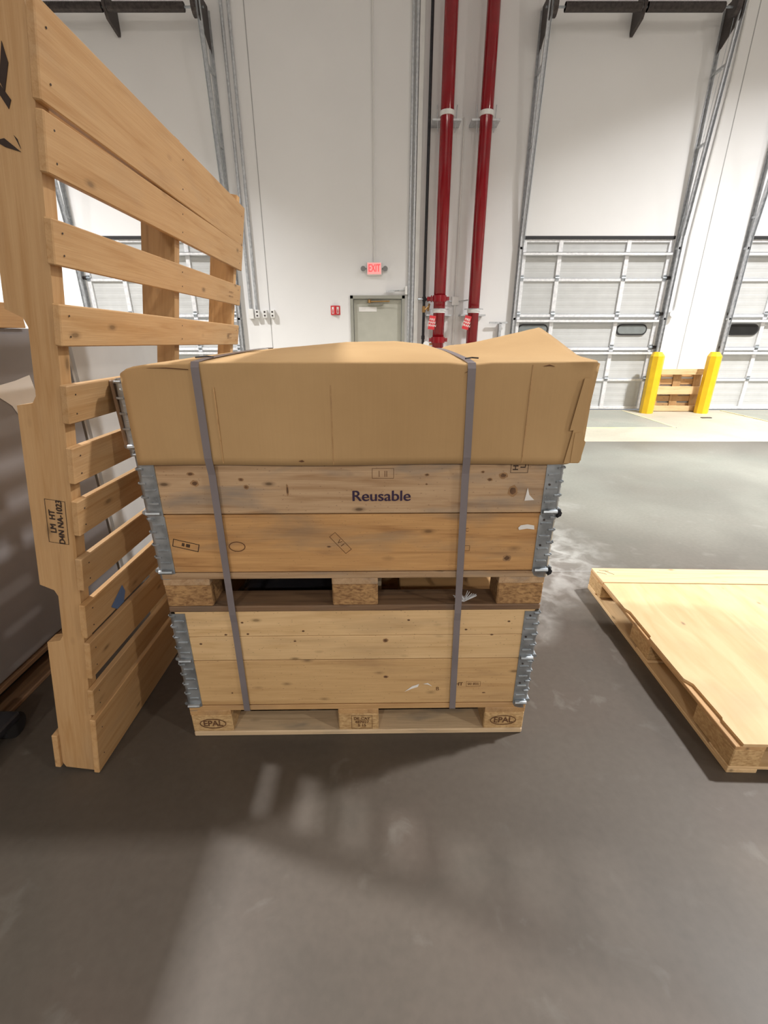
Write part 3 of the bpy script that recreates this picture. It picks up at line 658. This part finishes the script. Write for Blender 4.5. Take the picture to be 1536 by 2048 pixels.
# ---- contents of the lower crate seen through the pallet opening
def lump(name, loc, size, mat, lab, cat, seed, amp=.25, sub=3, flat=False):
    bm = bmesh.new(); bmesh.ops.create_icosphere(bm, subdivisions=sub, radius=1)
    rng = random.Random(seed)
    for v in bm.verts:
        k = 1 + rng.uniform(-amp, amp); v.co = Vector((v.co.x * size[0] * k, v.co.y * size[1] * k, v.co.z * size[2] * k))
    return tag(obj(name, bm, mat, loc=loc, smooth=not flat), lab, cat)
lump('plastic_bag', (-.36, 1.50, .44), (.2, .16, .095), 'bag_black', 'black plastic bag inside the lower crate, left opening', 'bag', 3, .06)
bb = box('cardboard_box', -.13, -.01, 1.45, 1.62, .345, .52, 'card_cream', bevel=.003); tag(bb, 'small cream cardboard box inside the lower crate', 'box')
bb = box('wooden_tray', .06, .44, 1.42, 1.75, .33, .50, 'pine_tan', bevel=.003); tag(bb, 'wooden tray inside the lower crate, right opening', 'tray')
bm = bmesh.new(); rng = random.Random(5)
for i in range(26):
    a = rng.uniform(-.9, .9); l = rng.uniform(.02, .055)
    p = Vector((0, 0, 0)); q = p + Vector((math.sin(a) * l, rng.uniform(-.01, .01), math.cos(a) * l - .01))
    tube(bm, p, q, .0025, 4, .001)
tag(obj('plastic_wrap_tuft', bm, 'clear_wrap', loc=(.262, 1.262, .5575)), 'crumpled clear plastic tuft in the middle pallet beside the right strap', 'plastic wrap')

# ------------------------------------------------------------------ cardboard cover
CXL, CXR = -.683, .556
YF, YB = 1.226, 2.05
def lerp_table(tb, x):
    if x <= tb[0][0]: return tb[0][1]
    for (a, va), (b_, vb) in zip(tb, tb[1:]):
        if x <= b_: t_ = (x - a) / (b_ - a); return va + (vb - va) * t_
    return tb[-1][1]
def yshift(x): return (x - CX) * math.tan(CR)
def ztop(x, y):
    t_ = max(0, min(1, (y - YF) / (YB - YF)))
    zf = lerp_table([(-.69, 1.272), (-.66, 1.290), (-.60, 1.299), (-.48, 1.302), (-.40, 1.304), (.17, 1.303), (.225, 1.297), (.28, 1.303), (.56, 1.305)], x)
    bulge = lerp_table([(-.69, 0), (-.55, .006), (-.4, .014), (-.15, .036), (.05, .040), (.15, .030), (.235, .012), (.27, .02), (.56, .022)], x)
    z = zf + bulge * math.sin(PI * min(1, t_ * 1.0) * .62) 
    if x > .24:
        k = (x - .24) / .32; ty = max(0, (y - YF - .13) / .38)
        z += .068 * k * (min(1, ty) if ty <= 1 else max(.35, 1 - (ty - 1) * .9))
    return z
NX = 72
bm = bmesh.new(); grid = []
rng = random.Random(11)
for i in range(NX + 1):
    x = CXL + (CXR - CXL) * i / NX
    row = []
    zb = 1.029 + .002 * math.sin(x * 9) - (.006 * math.exp(-((x + .06) / .09) ** 2)) * 0 + (.005 if x > .522 else 0)
    xo = -.0 
    fr = ztop(x, YF)
    ys0 = YF + yshift(x) - .003
    # dents in the front panel
    for j in range(13):
        z = zb + (fr - .007 - zb) * j / 12
        d = .004 * math.sin(x * 7 + 1) * math.sin((z - 1.03) / .27 * PI)
        if x > .47: d -= .10 * (x - .47) * (0.3 + .7 * math.sin((z - 1.03) / .27 * PI))
        if abs(x - .50) < .01: d -= .003
        xs = x + (.006 * (z - 1.17) / .1 if x > .5 else 0) - (.010 * max(0, (1.2 - z)) if x < -.6 else 0)
        row.append(bm.verts.new((xs, ys0 - .002 + d * -1 if x <= .47 else ys0 - d * .35, z)))
    for a in (25, 50, 75): 
        aa = R(a); row.append(bm.verts.new((x, ys0 - .002 + .007 * (1 - math.cos(aa)), fr - .007 + .007 * math.sin(aa))))
    for j in range(25):
        y = YF + .007 + (YB - YF - .007) * j / 24
        row.append(bm.verts.new((x, y + yshift(x) * (1 - j / 24), ztop(x, y) + rng.uniform(-.0004, .0004))))
    for dz in (.02, .10, .2): row.append(bm.verts.new((x, YB + .006, ztop(x, YB) - dz)))
    grid.append(row)
for A, B in zip(grid, grid[1:]):
    for a, b_, c_, d_ in zip(A, B, B[1:], A[1:]): bm.faces.new((a, b_, c_, d_))
cover = thing('cardboard_cover', 'brown cardboard lid strapped over the top of the crate stack, right corner lifted', 'cardboard', (0, 0, 0))
sheet = obj('sheet', bm, 'cardboard', cover, smooth=True)
md = sheet.modifiers.new('thick', 'SOLIDIFY'); md.thickness = .004; md.offset = -1
# side flap on the right end
bm = bmesh.new(); top = []; botm = []
for j in range(17):
    y = YF + .005 + (YB - YF - .01) * j / 16
    top.append(bm.verts.new((CXR - .001 + (.006 if j == 0 else 0), y + .01, ztop(CXR, y) - .004)))
    botm.append(bm.verts.new((CXR + .003 + .008 * math.sin(j * .5), y + .012, 1.035 + .012 * math.sin(j * .7))))
for j in range(16): bm.faces.new((top[j], top[j + 1], botm[j + 1], botm[j]))
sf = obj('side_flap', bm, 'cardboard', cover); md = sf.modifiers.new('thick', 'SOLIDIFY'); md.thickness = .004
# taped joint strip near the right end of the front panel
def strip(name, pts, mat, par, y, th=.0015):
    bm = bmesh.new(); prism(bm, pts, y, y + th); return obj(name, bm, mat, par)
strip('joint_flap', [(.505, 1.032), (.522, 1.15), (.533, 1.262), (.541, 1.262), (.546, 1.12), (.545, 1.095), (.551, 1.09), (.546, 1.032)], 'cardboard', cover, 1.2265, .003)
strip('joint_flap', [(.522, 1.034), (.523, 1.118), (.545, 1.121), (.549, 1.10), (.556, 1.092), (.548, 1.034)], 'cardboard', cover, 1.2245, .002)
strip('joint_flap', [(.508, 1.124), (.524, 1.124), (.534, 1.262), (.527, 1.262)], 'cardboard', cover, 1.2262, .0015)
for x0, z0, z1 in ((-.141, 1.03, 1.245), (.387, 1.032, 1.295), (-.447, 1.035, 1.24)):
    strip('crease', [(x0 - .0012, z0), (x0 + .0012, z0), (x0 + .0018, z1), (x0 - .0006, z1)], 'pine_tan', cover, YF + yshift(x0) - .0062 + (.0), .0012)

for pts in ([(-.610, 1.2885), (-.56, 1.2875), (-.505, 1.2840), (-.505, 1.2855), (-.56, 1.2895)], [(.415, 1.292), (.430, 1.296), (.445, 1.291), (.432, 1.293)], [(-.238, 1.040), (-.228, 1.043), (-.222, 1.039), (-.23, 1.037)], [(.21, 1.275), (.228, 1.285), (.224, 1.279)]):
    strip('tear', pts, 'ink_brown', cover, YF + yshift(pts[0][0]) - .0072, .002)

# ------------------------------------------------------------------ straps
def strap(x, lab, lean=0.0):
    ys = yshift(x)
    f = CY + ys - .008; fc = YF + ys - .010
    pts = [(CY + .3, .1175), (CY + ys + .004, .1175), (f + .004, .125), (f + .0045, .16), (f + .003, .5), (f - .001, .53), (f - .001, .69), (f - .002, 1.0), (fc, 1.05)]
    pts += [(fc, 1.15), (fc, ztop(x, YF) - .012), (fc + .006, ztop(x, YF) + .001)]
    for j in range(1, 13):
        y = YF + (YB - YF) * j / 12; pts.append((y + ys * (1 - j / 12), ztop(x, y) + .0035))
    pts += [(YB + .014, ztop(x, YB) - .03), (YB + .012, 1.08), (CY + .812, .9), (CY + .812, .1175), (CY + .3, .1175)]
    bm = bmesh.new(); prev = None; hw = .0105; th = .0012
    P = [Vector((0, a, b_)) for a, b_ in pts]
    for i, p in enumerate(P):
        a = P[max(0, i - 1)]; b_ = P[min(len(P) - 1, i + 1)]
        d = (b_ - a).normalized(); nrm = Vector((0, d.z, -d.y)) 
        tw = lean * (p.z - .7)
        q = [bm.verts.new((x + tw + sx * hw, p.y - nrm.y * s * th, p.z - nrm.z * s * th)) for sx, s in ((-1, 0), (1, 0), (1, 1), (-1, 1))]
        if prev:
            for k in range(4): bm.faces.new((prev[k], prev[(k + 1) % 4], q[(k + 1) % 4], q[k]))
        prev = q
    t = thing('strap', lab, 'strap', (0, 0, 0), group=None)
    obj('band', bm, 'strap_plastic', t)
    bm = bmesh.new(); z = ztop(x, 1.29) + .0065
    tube(bm, (x - .018, 1.27, z + .002), (x + .004, 1.30, z + .003), .002, 6); tube(bm, (x + .004, 1.30, z + .003), (x + .022, 1.295, z + .002), .002, 6)
    obj('wire_buckle', bm, 'black_iron', t)
strap(-.486, 'left of the two grey plastic straps around the crate stack')
strap(.236, 'right of the two grey plastic straps around the crate stack', -.014)

# ------------------------------------------------------------------ large leaning slatted pallet (left)
K = .17; TH = math.atan(K)
lp = thing('slatted_pallet', 'tall slatted pine pallet on its end leaning on the crate stack', 'pallet', (-.951, 1.08, 0), (0, TH, 0))
cs = math.cos(TH)
# local frame: z runs up the pallet, +x is its slatted face, y runs away from the camera
def S(z): return z / cs
SL = [(0.004, .232, .004, .236), (.253, .352, .258, .356), (.398, .524, .380, .512), (.545, .661, .552, .658), (.706, .804, .708, .806), (.872, .965, .862, .964),
      (1.015, 1.107, 1.014, 1.108), (1.166, 1.257, 1.163, 1.253), (1.342, 1.430, 1.320, 1.407), (1.506, 1.590, 1.494, 1.583), (1.664, 1.773, 1.648, 1.744), (1.776, 1.942, 1.748, 1.893)]
LEN = 1.315
rng = random.Random(3)
for i, (a0, a1, b0, b1) in enumerate(SL):
    w_ = S(((a1 - a0) + (b1 - b0)) / 2); zc = S((a0 + a1 + b0 + b1) / 4); ang = math.atan2(S((b0 + b1 - a0 - a1) / 2), LEN)
    if i == 0: ang = 0; zc = S(.118)
    dy = rng.uniform(-.004, .004)
    board('slat', (-.0095 - rng.uniform(0, .0015), LEN / 2 + dy, zc), (.018, LEN, w_), 'pine_fresh', lp, 'y', .0025, rot=(ang, 0, 0))
# notched stringers: outline in x (depth) and z, thickness along y
def stringer(y0, first=False):
    d0 = -.0195; D = .108 
    H_ = S(1.93)
    n1, n2, n3, n4 = S(.505), S(.70), S(1.19), S(1.40)
    def notch(a, b_): 
        dd = .047; r_ = .03
        return [(d0 - D, a), (d0 - D + dd * .8, a + .012), (d0 - D + dd, a + r_), (d0 - D + dd, b_ - r_), (d0 - D + dd * .8, b_ - .012), (d0 - D, b_)]
    pts = [(d0, 0.0)] + [(d0 - D * .9, 0.0), (d0 - D, .02)] + notch(n1, n2) + notch(n3, n4) + [(d0 - D, H_), (d0, H_)]
    # length along local X of the mesh so the grain follows: x=length, z=depth
    bm = bmesh.new(); A = [bm.verts.new((z, 0, -x)) for x, z in pts]; B = [bm.verts.new((z, .038, -x)) for x, z in pts]; n = len(pts)
    for k in range(n): bm.faces.new((A[k], A[(k + 1) % n], B[(k + 1) % n], B[k]))
    bm.faces.new(A); bm.faces.new(B[::-1])
    o = obj('stringer', bm, 'pine_tan' if not first else 'pine_fresh', lp, (0, y0, 0), (0, -PI / 2, 0))
    return o
s0 = stringer(.010, True); stringer(.625); stringer(1.255)
for zc, hh in ((S(.075), .14), (S(1.85), .14)):
    board('back_board', (-.137, LEN / 2, zc), (.018, LEN, hh), 'pine_fresh', lp, 'y')
# nail heads on the slats, row by row at each stringer
bm = bmesh.new(); tube(bm, (0, 0, 0), (.0008, 0, 0), .0021, 6); nme = bpy.data.meshes.new('nail'); bm.to_mesh(nme); bm.free(); nme.materials.append(MATS['dark_steel'])
for i, (a0, a1, b0, b1) in enumerate(SL):
    for yy in (.03, .644, 1.274):
        for q in (.25, .75):
            f_ = yy / LEN; z = S((a0 + (a1 - a0) * q) * (1 - f_) + (b0 + (b1 - b0) * q) * f_)
            add(nme, 'nail', lp, (-.0005, yy, z))
# prints on pallet: stamp on near stringer end and handwriting
lettering('stamp', 'LM  HT\nD4N NA-1023', .021, 'ink', lp, (-.062, .0085, S(.90)), rot=(PI / 2, R(-90), 0), bold=.0012, frame=(.125, .052, .0012), label='black heat treatment stamp')
for p in ([(-.082, 1.80), (-.070, 1.86), (-.062, 1.83), (-.074, 1.785)], [(-.100, 1.775), (-.086, 1.80), (-.064, 1.775), (-.070, 1.76), (-.085, 1.78)], [(-.105, 1.705), (-.085, 1.712), (-.055, 1.695), (-.085, 1.698)], [(-.066, 1.72), (-.060, 1.715), (-.055, 1.70)]):
    bm = bmesh.new(); prism(bm, [(a, S(b_)) for a, b_ in p], .0085, .0095); obj('marker_stroke', bm, 'ink', lp, label='black marker stroke')
for i, zz in ((8, 1.36), (9, 1.535)):
    lettering('stamp', '= == =\n== = =', .018, 'ink_brown', lp, (.0004, 1.17, S(zz)), rot=(PI / 2, 0, PI / 2), sx=1.1)
bm = bmesh.new(); prism(bm, [(.12, S(.575)), (.185, S(.615)), (.20, S(.585)), (.19, S(.55)), (.15, S(.548))], -.0002, .0009, 'x'); obj('tape_scrap', bm, 'blue_tape', lp, label='torn scrap of blue tape')

# ------------------------------------------------------------------ grey wrapped load behind the leaning pallet
gl = thing('wrapped_load', 'dark grey wrapped load with a torn white label behind the leaning pallet', 'load', (-2.02, 2.0, 0.13))
bm = bmesh.new(); bx(bm, -.58, .58, -1.06, .17, 0, 1.26)
bmesh.ops.bevel(bm, geom=bm.edges[:], offset=.02, segments=2, affect='EDGES'); obj('wrap', bm, 'grey_wrap_dark', gl)
bm = bmesh.new(); bx(bm, -2.60, -1.442, 2.195, 3.08, .135, 1.37); bmesh.ops.bevel(bm, geom=bm.edges[:], offset=.015, segments=2, affect='EDGES')
tag(obj('wrapped_load', bm, 'grey_wrap'), 'light grey wrapped load behind the darker load, seen between the slats of the leaning pallet', 'load')
wc = thing('plank_frame', 'wooden plank frame lying on top of the grey wrapped load at the left edge', 'plank', (-2.02, 1.45, 1.391))
for i in range(2): board('side_plank', (-.555 + i * 1.11, 0, .045), (.045, 1.02, .09), 'pine_tan', wc, 'y')
for i in range(2): board('end_plank', (0, -.49 + i * .98, .045), (1.06, .04, .09), 'pine_tan', wc, 'x')
scr = [(-.78, .0), (-.60, .02), (-.52, .035), (-.50, -.10), (-.56, -.13), (-.60, -.11), (-.625, -.12), (-.65, -.07), (-.70, -.03), (-.76, -.035)]
bm = bmesh.new(); prism(bm, [(a + .42, b_ + 1.05) for a, b_ in scr], .581, .583, 'x'); obj('torn_label', bm, 'paper_white', gl, label='torn white paper label')
t = euro_pallet('pallet', 'dark pallet under the grey wrapped load at the left edge', (-1.42, 1.0, 0), (0, 0, PI / 2), 2.0, 1.1, ('pine_old', 'pine_old', 'block_old'), .9)
t.location = (-1.44, 1.98, 0)
t2 = thing('pallet_jack_wheel', 'black rubber wheel block on the floor at the left edge', 'wheel', (-1.38, 1.24, 0))
bm = bmesh.new(); tube(bm, (-.04, 0, .045), (.04, 0, .045), .045, 16); obj('wheel', bm, 'black_rubber', t2)
box('fork_tip', -.05, .05, -.35, .02, .06, .09, 'black_iron', t2, .006)

# ------------------------------------------------------------------ plywood-topped pallet on the floor (right)
rp = thing('plywood_pallet', 'low plywood-topped pallet lying on the floor at the right edge', 'pallet', (1.148, 1.083, 0), (0, 0, R(-1.5)))
L_, W_ = 1.18, 1.15
for x0 in (0, W_ / 2 - .05, W_ - .1): board('skid_board', (x0 + .05, L_ / 2, .008), (.1, L_, .016), 'pine_pale', rp, 'y')
for y0 in (0.0, .52, L_ - .10): board('cross_board', (W_ / 2, y0 + .05, .0225), (W_, .1, .012), 'pine_pale', rp, 'x')
for x0 in (0, W_ / 2 - .05, W_ - .1):
    for y0, ll in ((0, .20), (.53, .16), (L_ - .15, .15)):
        bm = bmesh.new(); bx(bm, x0 + .001, x0 + .1, y0, y0 + ll, .029, .103); obj('block', bm, 'block_light', rp, bevel=.003)
for x0 in (0, W_ / 2 - .05, W_ - .1): board('deck_runner', (x0 + .05, L_ / 2, .111), (.1, L_, .015), 'pine_fresh', rp, 'y')
bm = bmesh.new()
out = [(.022, .0), (.020, .10), (.026, .11), (.024, .27), (.004, .30), (.004, .55), (.014, .56), (.016, .75), (.002, .78), (.003, 1.018), (W_, 1.018), (W_, 0)]
prism(bm, out, .119, .130, 'z'); obj('plywood_sheet', bm, 'plywood', rp)
board('end_board', (W_ / 2, 1.10, .1265), (W_, .155, .014), 'pine_pale', rp, 'x')
for q in ((.01, 1.13, .5), (.03, 1.15, .2), (.06, 1.14, .8)):
    bm = bmesh.new(); bx(bm, 0, .05, -.001, .001, 0, .0012); obj('staple', bm, 'dark_steel', rp, (q[0], q[1], .1335), (0, 0, -q[2]))

# ------------------------------------------------------------------ small pallet leaning on the wall between the bollards
sp = euro_pallet('pallet', 'small pale wooden pallet standing on edge between two yellow bollards', (5.42, 8.60, .012), (0, 0, 0), .90, .76, ('pine_tan', 'pine_pale', 'pine_pale'), .95)
sp.rotation_euler = (R(93), 0, PI)
sp.location = (5.49, 8.622, .009)
# scraps on floor
tag(box('floor_scrap', 5.55, 5.72, 7.9, 7.95, 0, .012, 'dark_steel'), 'small dark scrap lying on the apron floor before the small pallet', 'scrap')
